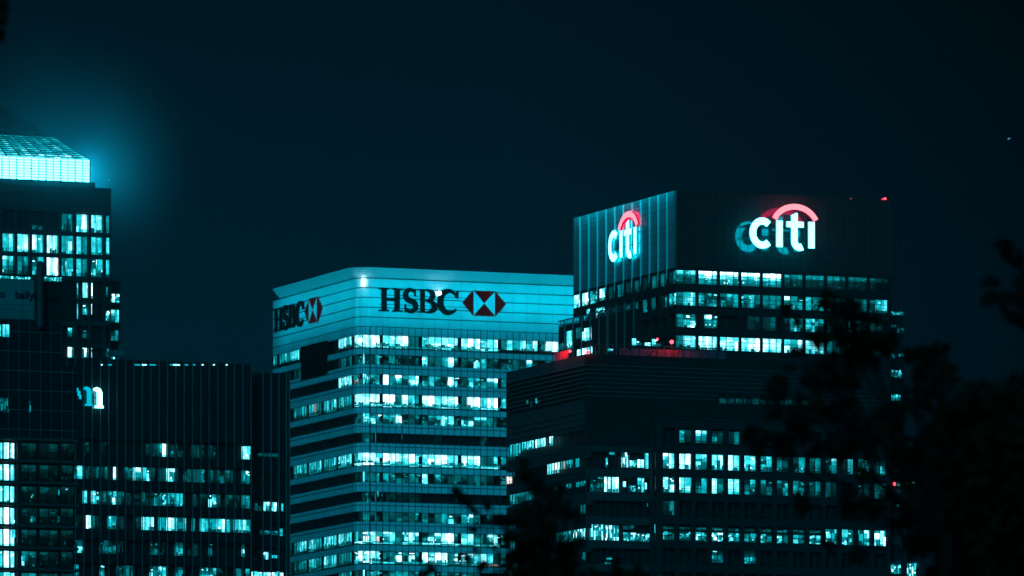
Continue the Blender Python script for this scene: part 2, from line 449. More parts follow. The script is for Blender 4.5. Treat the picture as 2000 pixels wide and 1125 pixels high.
# sign: H S B C and the hexagon, on both faces
def bank_sign(F, x0, x1, y0f, lab):
    """x0..x1 pixel span of the whole sign on this face"""
    sg = None
    ua, ub = F.u(x0, -.5), F.u(x1, -.5)
    U0, Wd = ua, ub-ua
    zt_, zb_ = zr(561.0), zr(606.8); H = zt_-zb_
    base = MB(); 
    dd = -.55
    def U(f): return U0+Wd*f
    # span fractions measured on the photograph
    spans = {'H': (0, .187), 'S': (.192, .306), 'B': (.306, .455), 'C': (.468, .63)}
    first = None
    s_ = abs(Wd)
    for ch, (f0, f1) in spans.items():
        mb = MB(); w = U(f1)-U(f0); o = U(f0); sc = s_/31.5
        th, tn = 1.28*sc, .42*sc
        def R(a, b, c, d, e=0): 
            uu = sorted((o+w*a, o+w*b)); mb.box(F, uu[0], uu[1], zb_+H*c, zb_+H*d, dd-e, dd+.3)
        if ch == 'H':
            R(.12, .33, .03, .97); R(.67, .88, .03, .97, .01); R(.3, .7, .45, .55, .02)
            for q in (0, .57): R(q, q+.43, 0, .07, .03); R(q, q+.43, .93, 1, .03)
        if ch == 'B':
            R(.14, .37, .02, .98); R(0, .5, 0, .06, .01); R(0, .5, .94, 1, .01); R(.3, .55, .49, .545, .02)
            p = arc(.46, .75, .34, .22, 90, -90); stroke(mb, F, p, dd-.03, dd+.3, [tn+(th-tn)*math.sin(math.pi*k/22)**1.3 for k in range(23)], o, zb_, w, H)
            p = arc(.48, .265, .42, .235, 90, -90); stroke(mb, F, p, dd-.04, dd+.3, [tn+(th*1.1-tn)*math.sin(math.pi*k/22)**1.3 for k in range(23)], o, zb_, w, H)
        if ch == 'C':
            p = arc(.52, .5, .42, .47, 42, 322, 30); stroke(mb, F, p, dd-.01, dd+.3, [tn*1.2+(th*1.1-tn)*max(0, math.sin(math.pi*k/30))**1.2 for k in range(31)], o, zb_, w, H)
            R(.87, .97, .66, 1.0, .02); R(.80, .94, .72, .86, .03)
        if ch == 'S':
            p = arc(.5, .73, .34, .23, 35, 180, 12)+arc(.5, .73, .34, .23, 195, 250, 5)+arc(.5, .26, .36, .23, 70, -10, 6)+arc(.5, .26, .36, .23, -20, -150, 12)
            nn = len(p); wd = [tn*1.1+(th-tn)*max(0, math.sin(math.pi*(k/(nn-1))))**.8 for k in range(nn)]
            stroke(mb, F, p, dd-.01, dd+.3, wd, o, zb_, w, H)
            R(.76, .87, .68, 1.0, .02); R(.10, .21, .0, .34, .02)
        if first is None:
            rail = MB(); uu = sorted((U(0.01), U(.99)))
            for zz in (zb_+H*.3, zb_+H*.7): rail.box(F, uu[0], uu[1], zz-.06, zz+.06, dd+.31, -.02)
            first = rail.build('crown_sign', M['metal'], hs, lab)
        mb.build('letter', M['black'], first)
    hx0, hx1 = .66, 1.0; wx = hx1-hx0
    def hp(poly, d, m, nm):
        mb = MB(); mb.prism(F, [(U(hx0+wx*a), zb_+H*b) for a, b in poly], d, d+.25); return mb.build(nm, m, first)
    y0, y1 = -.03, 1.03
    for poly in ([(0, .5), (.24, y0), (.24, y1)], [(1, .5), (.755, y1), (.755, y0)], [(.25, y1), (.745, y1), (.4975, .5)], [(.25, y0), (.745, y0), (.4975, .5)]):
        hp(poly, dd, M['hexred'], 'emblem_red')
    for poly in ([(.25, y0), (.25, y1), (.4975, .5)], [(.745, y0), (.745, y1), (.4975, .5)]):
        hp(poly, dd+.02, M['white'], 'emblem_white')
bank_sign(FA, 740, 988, 561, 'black serif letters and red and white hexagon facing right')
bank_sign(FB, 534, 627, 561, 'foreshortened black serif letters and hexagon on the left flank')
# lamps on the crown that the photo shows burning
lb = MB(); lb.box(FA, FA.u(706.5), FA.u(712), zr(559), zr(544), -.35, -.05); lb.build('floodlight', M['lamp'], hs)
lb = MB(); lb.ball(FA.pt(FA.u(855.5), FA.z(855.5, 573), -.9), .55); lb.build('floodlight', M['lamp'], hs)
def area(name, loc, to, sx, sy, power, col=(.0, .68, 1.0), spread=180):
    d = bpy.data.lights.new(name, 'AREA'); d.spread = math.radians(spread); d.shape = 'RECTANGLE'; d.size = sx; d.size_y = sy; d.energy = power; d.color = col
    o = bpy.data.objects.new(name, d); COL.objects.link(o); o.location = loc
    o.rotation_euler = (Vector(to)-Vector(loc)).to_track_quat('-Z', 'Y').to_euler()
    return o
def strip(name, F, ua, ub, z, d, tz, td, power, col=(.0, .70, 1.0), n=6, size=1.0, spread=180):
    for k_ in range(n):
        u = ua+(ub-ua)*(k_+.5)/n
        l = area(name, F.pt(u, z, d), F.pt(u, tz, td), size, size, power/n, col, spread)
strip('crown_uplight', FA, 0, 62, zr(600), -26, zr(575), 0, 2300, n=6, size=3, spread=46)
strip('crown_uplight', FB, 0, 56, zr(600), -26, zr(575), 0, 1500, n=5, size=3, spread=46)

# ================================================================== tower with the red arc sign
CD = 1755; CA, CB = Facade(1322, CD, E2), Facade(1322, CD, E1)
ct = empty('office_tower', (CA.o[0], CA.o[1], 0), 'dark glass tower topped by glowing white lowercase letters under red arcs', 'tower')
cz = lambda y: CA.z(1322, y)
uE2, uE1 = CA.u(1738), CB.u(1120)
body('interior', ct, CB, CA, uE1, uE2, 0, cz(515), 1.3, M['room'])
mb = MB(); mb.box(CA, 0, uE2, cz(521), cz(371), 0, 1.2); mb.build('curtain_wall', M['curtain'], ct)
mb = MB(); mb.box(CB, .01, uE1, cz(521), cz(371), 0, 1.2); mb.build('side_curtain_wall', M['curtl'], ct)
body('roof', ct, CB, CA, uE1, uE2, cz(515)+.02, cz(373.5), 1.25, M['clad'])
# joints in the glass
jt = MB()
for y in (383, 391, 403, 436, 450, 463, 492, 506, 515):
    jt.box(CB, 0.05, uE1, cz(y)-.05, cz(y)+.05, -.05, 0); jt.box(CA, 0.05, uE2, cz(y)-.05, cz(y)+.05, -.05, 0)
for k_ in range(11):
    u = CA.u(1322+41.7*k_-1.5); jt.box(CA, max(.05, u-.09), u+.09, cz(521), cz(371), -.07, 0)
    for q in (13.5, 27): u2 = CA.u(1322+41.7*k_+q); jt.box(CA, u2-.04, u2+.04, cz(521), cz(371), -.05, 0)
x = 1122.0
while x < 1320: u = CB.u(x); jt.box(CB, u-.05, u+.05, cz(521), cz(371), -.06, 0); x += 4.2
jt.build('glass_joint', M['metal'], ct)
fx = [1134.5+16.98*k_ for k_ in range(11)]
for x in fx:
    u = CB.u(x); mb = MB(); mb.box(CB, u-.14, u+.14, cz(540), cz(372), -.36, -.08); mb.build('fin', M['finb'], ct)
strip('fin_fill_light', CB, uE1*.03, uE1*1.0, cz(371)+1.5, -2.3, cz(420), -.6, 2300, n=11, size=.6)  # unseen lamps added above the fins to brighten their tops
# spandrels and piers
sp = MB(); PR = 42.6; CR0 = 527
body_y = [(521, CR0)]+[(CR0+PR*k_+26, CR0+PR*(k_+1)) for k_ in range(14)]
for a, b in body_y:
    sp.box(CA, 0, uE2, cz(b), cz(a), 0, 1.3); sp.box(CB, .01, uE1, cz(b), cz(a), 0, 1.3)
sp.build('spandrel', M['clad'], ct)
pr = MB()
for k_ in range(11):
    u = CA.u(1362+41.8*(k_-1)); w = .30
    if 0 <= u-w and u+w <= uE2+.5: pr.box(CA, u-w, u+w, 0, cz(521), -.12, 1.2)
pr.box(CA, uE2-.5, uE2, 0, cz(521), -.1, 1.25)
for k_ in range(1, 12): u = CB.u(1322-17*k_); pr.box(CB, u-.16, u+.16, 0, cz(521), -.25, 1.2)
pr.build('pier', M['clad'], ct)
mm = MB()
for k_ in range(31):
    u = CA.u(1322+13.9*k_)
    if u < uE2: mm.box(CA, u-.06, u+.06, 0, cz(521), -.05, .05)
for r in range(5):
    for q in (10, 18): y = CR0+PR*r+q; mm.box(CA, 0.1, uE2, cz(y)-.05, cz(y)+.05, -.03, .04)
    y = CR0+PR*r+19; mm.box(CB, 0.1, uE1, cz(y)-.06, cz(y)+.06, -.03, .04)
mm.build('mullion', M['metal'], ct)
ced = [CA.u(1322+13.9*k_) for k_ in range(31)]
rowsCt = [("667999999999999534444343433211", 'top'), ("377656555665545866545433323367", 'mix'), ("479 76 0001212 16566530263222", 'mix'),
          ("377999989889999878897531200110", 'full'), ("0000004666566656665530 4 00110", 'low')]
for r, (s_, md) in enumerate(rowsCt):
    y = CR0+PR*r
    windows(ct, CA, ced, s_, cz(y+(26 if r < 4 else 10)), cz(y), .55, md, .08, 3)
ceb = sorted(CB.u(1322-8.4*k_) for k_ in range(25))
# digits run from the corner to the far left
rowsCb = ["221 55344323443343 2233899 98"[:25], "7651 4 5 4 3  4 3 6 554 3", "3112 1 0 0 0 0 000000000000"]
rowsCb[0] = "41243411133233122"
for r, s_ in enumerate(rowsCb[:2]):
    y = CR0+PR*r; windows(ct, CB, ceb, s_, cz(y+25), cz(y+1), .16, 'full' if r == 0 else 'speck', .45, 2)
rects(ct, CB, [(1120, 1134, 574, 600, 9, 'full', 3), (1136, 1150, 570, 596, 9, 'full', 3), (1152, 1167, 566, 592, 7, 'low', 3), (1170, 1181, 561, 586, 9, 'full', 2)], .16)
# side wing with fins, lower and further left
wf = CB.sub(0, -1.4)
u0, u1 = wf.u(1240), wf.u(1090); zt = wf.z(1090, 627)
wg = MB(); wg.box(wf, u0, u1, 0, zt-1.4, .14, 12); w0 = wg.build('side_wing', M['clad'], ct)
mb = MB(); mb.box(wf, u0, u1, zt-.25, zt, 0, .3); mb.box(wf, u0, u1, zt-1.3, zt-1.1, 0, .3)
k_ = u0
while k_ < u1: mb.box(wf, k_-.07, k_+.07, zt-1.1, zt-.25, .03, .2); k_ += 1.4
mb.build('railing', M['fin'], w0)
for x in (1104, 1120, 1137, 1154, 1171, 1187.5, 1205, 1221, 1239):
    u = wf.u(x); wd = .12 if x != 1187.5 else .4
    mb = MB(); mb.box(wf, u-wd, u+wd, cz(700), zt-.2+(.8 if x > 1200 else 0), -.3, 0); mb.build('fin', M['fin'], w0)
rects(ct, wf, [(1106, 1119, 646, 680, 8, 'full', 3), (1124, 1133, 640, 662, 3, 'full', 2), (1135, 1142, 648, 665, 8, 'full', 1), (1140, 1154, 640, 665, 8, 'full', 3), (1092, 1104, 670, 682, 5, 'speck', 3),
               (1145, 1151, 604, 616, 7), (1163, 1180, 601, 612, 7, 'speck', 4), (1126, 1156, 680, 697, 9, 'full', 6)], .12)
# right lower wing, mostly behind the tree
rw = CA.sub(uE2, 2.0); ru = rw.u(1768)
mb = MB(); mb.box(rw, 0.02, ru, 0, rw.z(1745, 612), .9, 20); w1 = mb.build('rear_wing', M['clad'], ct)
rects(ct, rw, [(1741, 1767, 608.5, 615, 6, 'speck', 5), (1743, 1752, 634, 640, 3), (1754, 1768, 640, 650, 3, 'speck'), (1740, 1750, 690, 700, 4, 'speck'), (1757, 1768, 690, 697, 4, 'speck'),
               (1742, 1762, 722, 736, 6, 'speck', 3), (1758, 1764, 728, 738, 6), (1741, 1762, 770, 782, 6, 'speck', 4)], .6)
# behind the tree, further floors
rects(ct, CA, [(1664, 1674, 762, 774, 7, 'speck'), (1679, 1690, 760, 773, 7, 'speck'), (1677, 1696, 795, 812, 8, 'full', 3), (1660, 1664, 802, 815, 6), (1620, 1634, 704, 711, 7, 'speck'), (1682, 1690, 712, 732, 5, 'speck'), (1637, 1643, 705, 716, 5)], .5)
# glowing letters
def arc_sign(F, x0, y0, sx, sy, d, thick, label):
    """(x0, y0) photo pixel of the c's left / letters' foot; unit box from the measured drawing"""
    ou, oz = F.uz(x0, y0, d); su = (F.u(x0+sx, d)-ou); sz = (F.z(x0, y0-sy, d)-oz)
    fr = MB(); uu = sorted((ou, ou+su))
    for f in (.35, .72): fr.box(F, uu[0]+.1, uu[1]-.1, oz+sz*f-.07, oz+sz*f+.07, d+thick+.02, -.02)
    sg = fr.build('roof_sign', M['metal'], ct, label)
    sw = abs(su)*.098
    def U(a): return ou+su*a
    def Z(b): return oz+sz*b
    def rect(mb, a0, a1, b0, b1, e=0):
        q = sorted((U(a0), U(a1))); mb.box(F, q[0], q[1], Z(b0), Z(b1), d-e, d+thick)
    def put(mb, nm, face, side):
        o = mb.build(nm, [face, side, M['redb'] if nm == 'arc' else M['cyanb']], sg)
        nf = Vector((*F.n, 0)); mid = Vector(F.pt(0, 0, d+thick/2))-sg.parent.location
        for p in o.data.polygons:
            p.material_index = 1
            if abs(p.normal.dot(nf)) > .8: p.material_index = 0 if (p.center-mid).dot(nf) > 0 else 2
    mb = MB(); stroke(mb, F, arc(.185, .44, .145, .385, 48, 312, 30), d, d+thick, [sw]*31, ou, oz, su, sz); put(mb, 'letter', M['cyan'], M['cyans'])
    mb = MB(); rect(mb, .400, .497, .02, .86); put(mb, 'letter', M['cyan'], M['cyans'])
    mb = MB()
    stroke(mb, F, [(.678, 1.06), (.678, .22)]+arc(.76, .22, .082, .19, 195, 300, 10), d, d+thick, [sw]*13, ou, oz, su, sz)
    rect(mb, .555, .820, .67, .85, .02)
    mb.prism(F, [(U(.629), Z(1.04)), (U(.727), Z(1.04)), (U(.727), Z(1.13)), (U(.70), Z(1.13))], d-.02, d+thick)
    put(mb, 'letter', M['cyan'], M['cyans'])
    mb = MB(); rect(mb, .893, .990, .02, .86); put(mb, 'letter', M['cyan'], M['cyans'])
    mb = MB(); stroke(mb, F, arc(.69, .65, .345, .68, 157, 23, 26), d, d+thick, [sw*.82]*27, ou, oz, su, sz); put(mb, 'arc', M['red'], M['reds'])
arc_sign(CA, 1465.5, 481, 127, 61, -4.3, .5, 'wide glowing lettering and red arc on the dark right face')
arc_sign(CB, 1188.5, 510, 55, 61, -.95, .45, 'narrow foreshortened lettering and red arc on the finned left face')
for x, y, r_ in ((1727, 388.5, .27), (1722, 389, .13), (1661, 388, .08)):
    mb = MB(); mb.ball(CA.pt(CA.u(x), CA.z(x, y)+.0, -.5), r_); mb.build('obstruction_light', M['redlamp'], ct)

# ================================================================== dark banded block in front of it
BD = 1600; BA, BB = Facade(1145, BD, E2), Facade(1145, BD, E1)
bb = empty('office_block', (BA.o[0], BA.o[1], 0), 'dark block with ribbed louvre bands and red lit roof edge below the arc sign tower', 'building')
bz = lambda y: BA.z(1145, y)
vE2, vE1 = BA.u(1737), BB.u(990)
body('interior', bb, BB, BA, vE1, vE2, 0, bz(870), 1.2, M['room'])
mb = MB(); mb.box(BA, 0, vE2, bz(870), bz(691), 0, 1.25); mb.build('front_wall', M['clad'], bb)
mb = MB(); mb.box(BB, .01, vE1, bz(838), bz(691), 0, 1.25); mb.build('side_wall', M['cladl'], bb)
body('roof', bb, BB, BA, vE1, vE2, bz(870)+.05, bz(694), 1.2, M['clad'])
lv = MB()
for y in (712.5, 721, 729.5, 738, 746.5, 755, 763.5, 772, 803, 815, 827):
    lv.box(BB, .05, vE1, bz(y)-.09, bz(y)+.09, -.22, -.002)
    if y < 780: lv.box(BA, .1, vE2, bz(y)-.06, bz(y)+.06, -.16, -.002)
lv.build('louvre', M['steel'], bb)
lv2 = MB()
for k_ in range(8): y = 716.7+8.5*k_; lv2.box(BB, .05, vE1, bz(y)-.22, bz(y)+.22, -.06, -.001)
lv2.build('louvre_shadow_gap', M['black'], bb)
sp = MB(); mt = MB()
FP = 46.4; ys = 838.0
sp.box(BA, 0, vE2, bz(881), bz(870), 0, 1.2)
for k_ in range(8):
    y = 884+FP*(k_)
    sp.box(BA, 0, vE2, bz(y+46), bz(y+31), 0, 1.2)
    sp.box(BB, .01, vE1, bz(y+8), bz(y-15), 0, 1.2)
    for q in (2, 7, 12): mt.box(BB, .05, vE1, bz(y-15+q*1.9)-.05, bz(y-15+q*1.9)+.05, -.16, -.002); mt.box(BA, .05, vE2, bz(y+31+q)-.05, bz(y+31+q)+.05, -.12, -.002)
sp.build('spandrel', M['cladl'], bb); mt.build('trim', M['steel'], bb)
mm = MB()
for k_ in range(20):
    u = BA.u(1145+14.2*k_); mm.box(BA, u-.06, u+.06, 0, bz(870), -.04, .06)
k_ = 0.3
while k_ < vE1: mm.box(BB, k_-.1, k_+.1, 0, bz(838), -.02, .08); k_ += 1.55
mm.build('mullion', M['metal'], bb)
# left flank windows
rects(bb, BB, [(994.5, 1016, 861.5, 891, 6, 'full', 5), (1018, 1041, 857, 878, 7, 'full', 5), (1044, 1066, 850, 873, 8, 'full', 5), (1072, 1079, 847, 870, 8, 'full', 2),
               (1068, 1092, 894, 925, 8, 'full', 5), (1094, 1117, 888, 915, 6, 'full', 5), (1123, 1130, 885, 912, 6, 'full', 2), (995, 1018, 951, 984, 6, 'full', 6), (1018, 1041, 950, 977, 6, 'full', 5),
               (1080, 1092, 939, 957, 4, 'full', 3), (1105, 1116, 934, 954, 5, 'full', 3), (1124, 1143, 928, 950, 5, 'full', 4), (1133, 1143, 982, 1003, 3, 'full', 2),
               (1085, 1117, 1030, 1060, 6, 'speck', 6), (1118, 1143, 1024, 1056, 8, 'speck', 6), (994, 1004, 1050, 1075, 6, 'full', 2), (993, 1012, 1096, 1130, 8, 'full', 4), (1014, 1034, 1094, 1125, 6, 'speck', 4), (1043, 1053, 1098, 1118, 3), (1136, 1144, 1073, 1094, 4, 'full', 2)], .14)
rects(bb, BB, [(1030, 1034, 782, 790, 4), (1048, 1052, 778, 788, 6), (1038, 1044, 784, 796, 2)], -.25, 'speck', 1)
# right face windows
rects(bb, BA, [(1185, 1190, 894, 912, 7, 'full', 1), (1202, 1204, 896, 903, 7, 'full', 1), (1192, 1203, 883, 888, 6, 'full', 1), (1216, 1229, 883, 912, 8), (1230, 1246, 899, 913, 7), (1246, 1260, 897, 913, 8), (1261, 1269, 885, 915, 6, 'full', 1),
               (1155, 1180, 930, 960, 4), (1171, 1180, 928, 932, 7, 'full', 1), (1182, 1195, 930, 960, 9, 'full'), (1197, 1211, 931, 961, 9, 'full'), (1217, 1225, 940, 952, 8, 'full', 1), (1230, 1244, 948, 960, 6, 'speck'), (1247, 1262, 932, 961, 7), (1258, 1266, 942, 955, 7, 'speck', 1),
               (1153, 1183, 1024, 1054, 8, 'speck', 4), (1184, 1211, 1026, 1055, 8, 'speck', 4), (1219, 1245, 1040, 1057, 7, 'speck', 4), (1245, 1271, 1042, 1057, 7, 'speck', 3), (1219, 1240, 1026, 1034, 4, 'speck'),
               (1265, 1268, 982, 990, 4, 'full', 1), (1186, 1198, 1089, 1093, 6, 'full', 1), (1183, 1196, 1098, 1103, 5, 'speck'), (1205, 1206, 900, 904, 5, 'full', 1)], .6)
rects(bb, BA, [(1404+16*k_, 1418+16*k_, 771+.4*k_, 788+.4*k_, 1 if k_ % 2 else 2, 'low', 1) for k_ in range(11)], -.2)
# red-lit roof clutter
rb = MB(); rb.box(BB, BB.u(1105), BB.u(1079), bz(691)+.02, bz(691)+1.75, .4, .6); ro = rb.build('red_hoarding', M['redboard'], bb)
rb = MB()
ua, ub = BA.u(1150), BA.u(1425)
rb.box(BA, BA.u(1216), ub, bz(691)+.02, bz(691)+1.6, 1.5, 1.62); rb.build('roof_screen', M['redboard'], bb)
rb = MB(); rb.box(BA, ua, ub, bz(691)+2.05, bz(691)+2.2, 1.0, 1.2)
k_ = ua
kk = 0
while k_ < ub:
    rb.box(BA, k_-.06, k_+.06, bz(691), bz(691)+2.05, 1.02, 1.15)
    if kk % 3 == 1:
        p, q = BA.pt(k_, bz(691)+.1, 1.08), BA.pt(k_+1.7, bz(691)+2.0, 1.08); rb.tube([p, q], [.07, .07], 5)
    k_ += 1.9; kk += 1
rb.build('roof_railing', M['metal'], bb)
for x, y, F_, r_ in ((1312, 668, BA, .42), (1148, 688, BA, .42), (1113, 686, BB, .30), (1284, 662, BA, .22)):
    mb = MB(); c = F_.pt(F_.u(x, .8), F_.z(x, y, .8), .8); mb.ball(c, r_)
    ps = MB(); ps.tube([(c[0], c[1], bz(694)), (c[0], c[1], c[2]-r_*.8)], [.06, .06], 6)
    o = ps.build('lamp_post', M['metal'], bb); mb.build('red_lamp', M['redlamp'], o)
    ld = bpy.data.lights.new('red_lamp_light', 'POINT'); ld.energy = 170*r_*2; ld.color = (1, .03, .07); ld.shadow_soft_size = r_
    lo = bpy.data.objects.new('red_lamp_light', ld); COL.objects.link(lo); lo.location = (c[0]+F_.n[0]*1.2, c[1]+F_.n[1]*1.2, c[2])
ld = bpy.data.lights.new('red_lamp_light', 'POINT'); ld.energy = 420; ld.color = (1, .0, .03)
lo = bpy.data.objects.new('red_lamp_light', ld); COL.objects.link(lo); lo.location = BB.pt(BB.u(1098), bz(691)+2.4, -2.0)
rects(bb, BA, [(1256, 1265, 656, 670, 8, 'full', 1), (1281, 1293, 664, 670, 9, 'full', 1), (1295, 1303, 657, 672, 8, 'full', 1), (1208, 1221, 676, 681, 7, 'speck', 2)], 6)

# ================================================================== stone-gridded front bay with square windows
SA = BA.sub(BA.u(1271), -2.0); SA.o = SA.pt(0, 0, 0)[:2]
fs = empty('office_block', (SA.o[0], SA.o[1], 0), 'low stone gridded block with rows of square lit windows behind the dark tree', 'building')
sz_ = lambda y: SA.z(1285, y)
wR = SA.u(1737)
body_mb = MB(); body_mb.box(SA, .05, wR, 0, sz_(813), 1.3, 1.95); body_mb.build('interior', M['room'], fs)
gr = MB()
gr.box(SA, 0, wR, sz_(834), sz_(811), 0, 1.25)
for k_ in range(8):
    y = 838+46.5*k_; gr.box(SA, 0, wR, sz_(y+46.5-1), sz_(y+30), 0, 1.25)
gr.build('floor_beam', M['stone'], fs)
pr = MB(); pr.box(SA, 0, SA.u(1273.5), 0, sz_(834), -.05, 1.25)
xs = [1296+31.75*k_ for k_ in range(15)]
pr.box(SA, SA.u(1281), SA.u(1295), 0, sz_(834), -.06, 1.25)
for x in xs: pr.box(SA, SA.u(x+23.5), SA.u(x+31), 0, sz_(834), -.06, 1.25)
pr.build('pier', M['stone'], fs)
mb = MB(); mb.box(SA, -.15, wR+.1, sz_(811), sz_(808.5), -.3, 1.9); mb.build('parapet', M['stone'], fs)
mb = MB(); mb.box(SA, -.1, wR, sz_(818.5), sz_(817), -.2, -.002); mb.build('cornice', M['stone'], fs)
mm = MB()
for x in xs:
    u = SA.u(x+11.8); mm.box(SA, u-.06, u+.06, 0, sz_(834), .45, .55)
for k_ in range(7): y = 838+46.5*k_+21; mm.box(SA, .3, wR-.1, sz_(y)-.05, sz_(y)+.05, .47, .53)
mm.build('mullion', M['metal'], fs)
gridrows = [("0575402 00 0000", 24, 'mix'), ("89878775767676", 29, 'mix'), ("88587655532  5", 29, 'mix'), ("4 000 0000 0000", 27, 'full'), ("66787777777899", 31, 'rowE'), ("00 60500 00 0 4", 25, 'low'), ("0 0 0 0000 0066", 25, 'speck')]
gridrows[1] = ("89878865767676", 29, 'mix'); gridrows[2] = ("88587645542025", 29, 'mix')
for r, (s_, hgt, md) in enumerate(gridrows):
    y = 838+46.5*r
    for k_, ch in enumerate(s_[:14]):
        if ch in ' 0': continue
        x = xs[k_]; a, b = SA.u(x), SA.u(x+23); y0 = y
        m_ = md
        if md == 'rowE': y0 = y+13 if k_ < 10 else y; m_ = 'speck'
        dg = ch+str(max(1, min(9, int(ch)+random.choice((-4, -2, -1, 0, 0)))))
        if rnd() < .5: dg = dg[::-1]
        windows(fs, SA, [a, (a+b)/2, b], dg, sz_(y+hgt), sz_(y0), .6, m_, .1, 2)
        if md == 'rowE' and k_ < 10: windows(fs, SA, [a, b], '3', sz_(y+9), sz_(y+3), .9, 'speck', .1, 1)
for y, hgt, g_ in ((884, 30, 9), (931, 28, 9), (1024, 34, 9), (978, 26, 2)):
    windows(fs, SA, [SA.u(1274), SA.u(1280.5)], str(g_), sz_(y+hgt), sz_(y), .6, 'full', .05, 1)
# right-hand annex
AA = SA.sub(wR, 3.0); ax = AA.u(1797)
an = empty('office_block', (AA.o[0], AA.o[1], 0), 'narrow dark annex with one red roof lamp half hidden by the tree', 'building')
za = lambda y: AA.z(1745, y)
mb = MB(); mb.box(AA, .05, ax, 0, za(850), 1.0, 30); mb.build('wall', M['clad'], an)
mb = MB()
for k_ in range(7):
    y = 862+46.5*k_; mb.box(AA, .05, ax, za(y+14), za(y), .6, 1.0)
mb.build('spandrel', M['steel'], an)
mm = MB()
for k_ in range(7): u = ax*k_/6; mm.box(AA, u, u+.15, 0, za(850), .5, .98)
mm.build('mullion', M['metal'], an)
rects(an, AA, [(1754, 1770, 941, 950, 6, 'speck', 3), (1770, 1788, 941, 954, 7, 'speck', 4), (1752, 1758, 984, 990, 6, 'speck', 1), (1740, 1762, 1103, 1120, 7, 'speck', 3), (1766, 1791, 1100, 1126, 8, 'speck', 5), (1760, 1768, 1054, 1070, 2)], .45)
mb = MB(); mb.ball(AA.pt(AA.u(1748), AA.z(1748, 945), .1), .36); mb.build('red_lamp', M['redlamp'], an)

# ================================================================== finned dark block, left of centre
ND = 1600; NA, NB = Facade(492, ND, E2), None
nf = empty('office_block', (NA.o[0], NA.o[1], 0), 'dark block of thin vertical fins with a glowing letter n at its left', 'building')
nz = lambda y: NA.z(340, y)
uL = NA.u(120)
mb = MB(); mb.box(NA, uL, 0, 0, nz(708.5), 1.3, 45); mb.build('interior', M['room'], nf)
mb = MB(); mb.box(NA, uL, 0, nz(862), nz(708.5), 0, 1.28); mb.build('wall', M['dark'], nf)
sp = MB()
for k_ in range(6): y = 866+48*k_; sp.box(NA, uL, 0, nz(y+47), nz(y+27), 0, 1.28)
sp.build('spandrel', M['dark'], nf)
fi = [196+16.35*k_ for k_ in range(-4, 19)]
for x in fi:
    u = NA.u(x); mb = MB(); mb.box(NA, u-.07, u+.07, 0, nz(708)+.2, -.2, 0); mb.build('fin', M['fin'], nf)
mb = MB(); mb.box(NA, uL, .1, nz(708.5)+.01, nz(708.5)+.35, .3, 44); mb.build('roof', M['clad'], nf)
ned = [NA.u(196+16.35*k_) for k_ in range(-4, 19)]
# digits start at pane -4
rowsN = [("0000000000281401110078 0", 'mix'), ("0621350932885191332 7 200820", 'mix'), ("0017 28003275706108200540000", 'mix'), ("00283017002777787867896587 4", 'full'), ("0600044000600850 005000720", 'low'), ("050070027 0076050 07 60460", 'mix')]
rowsN[0] = ("00000000011841011100072", 'mix')
rowsN[1] = ("0621192088859133270002 820"[:23], 'mix')
rowsN[1] = ("06213903884591335262 81"[:23], 'mix')
rowsN[2] = ("00773820025757001822 540", 'mix')
rowsN[3] = ("00830710 7768788789568742"[:23], 'full')
rowsN[4] = ("0600440006600820050008 0", 'low')
rowsN[5] = ("0500702300770500760 46 0", 'mix')
for r, (s_, md) in enumerate(rowsN):
    y = 866+48*r
    s_ = s_.replace(' ', '0')
    fe = [ned[q//2] if q % 2 == 0 else (ned[q//2]+ned[q//2+1])/2+random.uniform(-.3, .3) for q in range(2*len(ned)-1)]
    fd = ''.join(('0' if c == '0' or rnd() < .13 else str(max(1, min(9, int(c)+random.choice((-3, -1, 0, 0, 1)))))) for c in s_ for _ in (0, 1))
    windows(nf, NA, fe, fd, nz(y+26), nz(y+1), .7, md, .12, 6)
    dm = ''.join('1' if (c in '0' and rnd() < .4) else ('0') for c in s_)
    windows(nf, NA, ned, dm, nz(y+26), nz(y+1), .92, 'speck', .5, 4)
for x0, x1 in ((262, 272), (276, 285), (291, 303), (331, 336), (337, 350), (360, 366), (376, 380), (393, 396), (332, 334), (210, 217), (196, 199), (415, 418), (440, 443)):
    mb = MB(); mb.box(NA, NA.u(x0), NA.u(x1), NA.z(x0, 714), NA.z(x0, 711.6), -.5, -.38); mb.build('roof_light', M['lampd'] if x1-x0 in (9, 13, 3) else M['ndim'], nf)
# window-cleaning cradle on the roof
cr = MB(); cr.box(NA, NA.u(233), NA.u(255), NA.z(240, 692), NA.z(240, 680), 4, 6)
a = NA.pt(NA.u(250), NA.z(250, 680), 5); b = (a[0], a[1], a[2]+.9); c = NA.pt(NA.u(265), NA.z(265, 669), 4)
cr.tube([a, b, c], [.18, .18, .12], 6); cr.tube([NA.pt(NA.u(244), nz(709), 5), NA.pt(NA.u(244), NA.z(244, 692), 5)], [.3, .3], 6)
cr.build('roof_crane', M['fin'], nf)
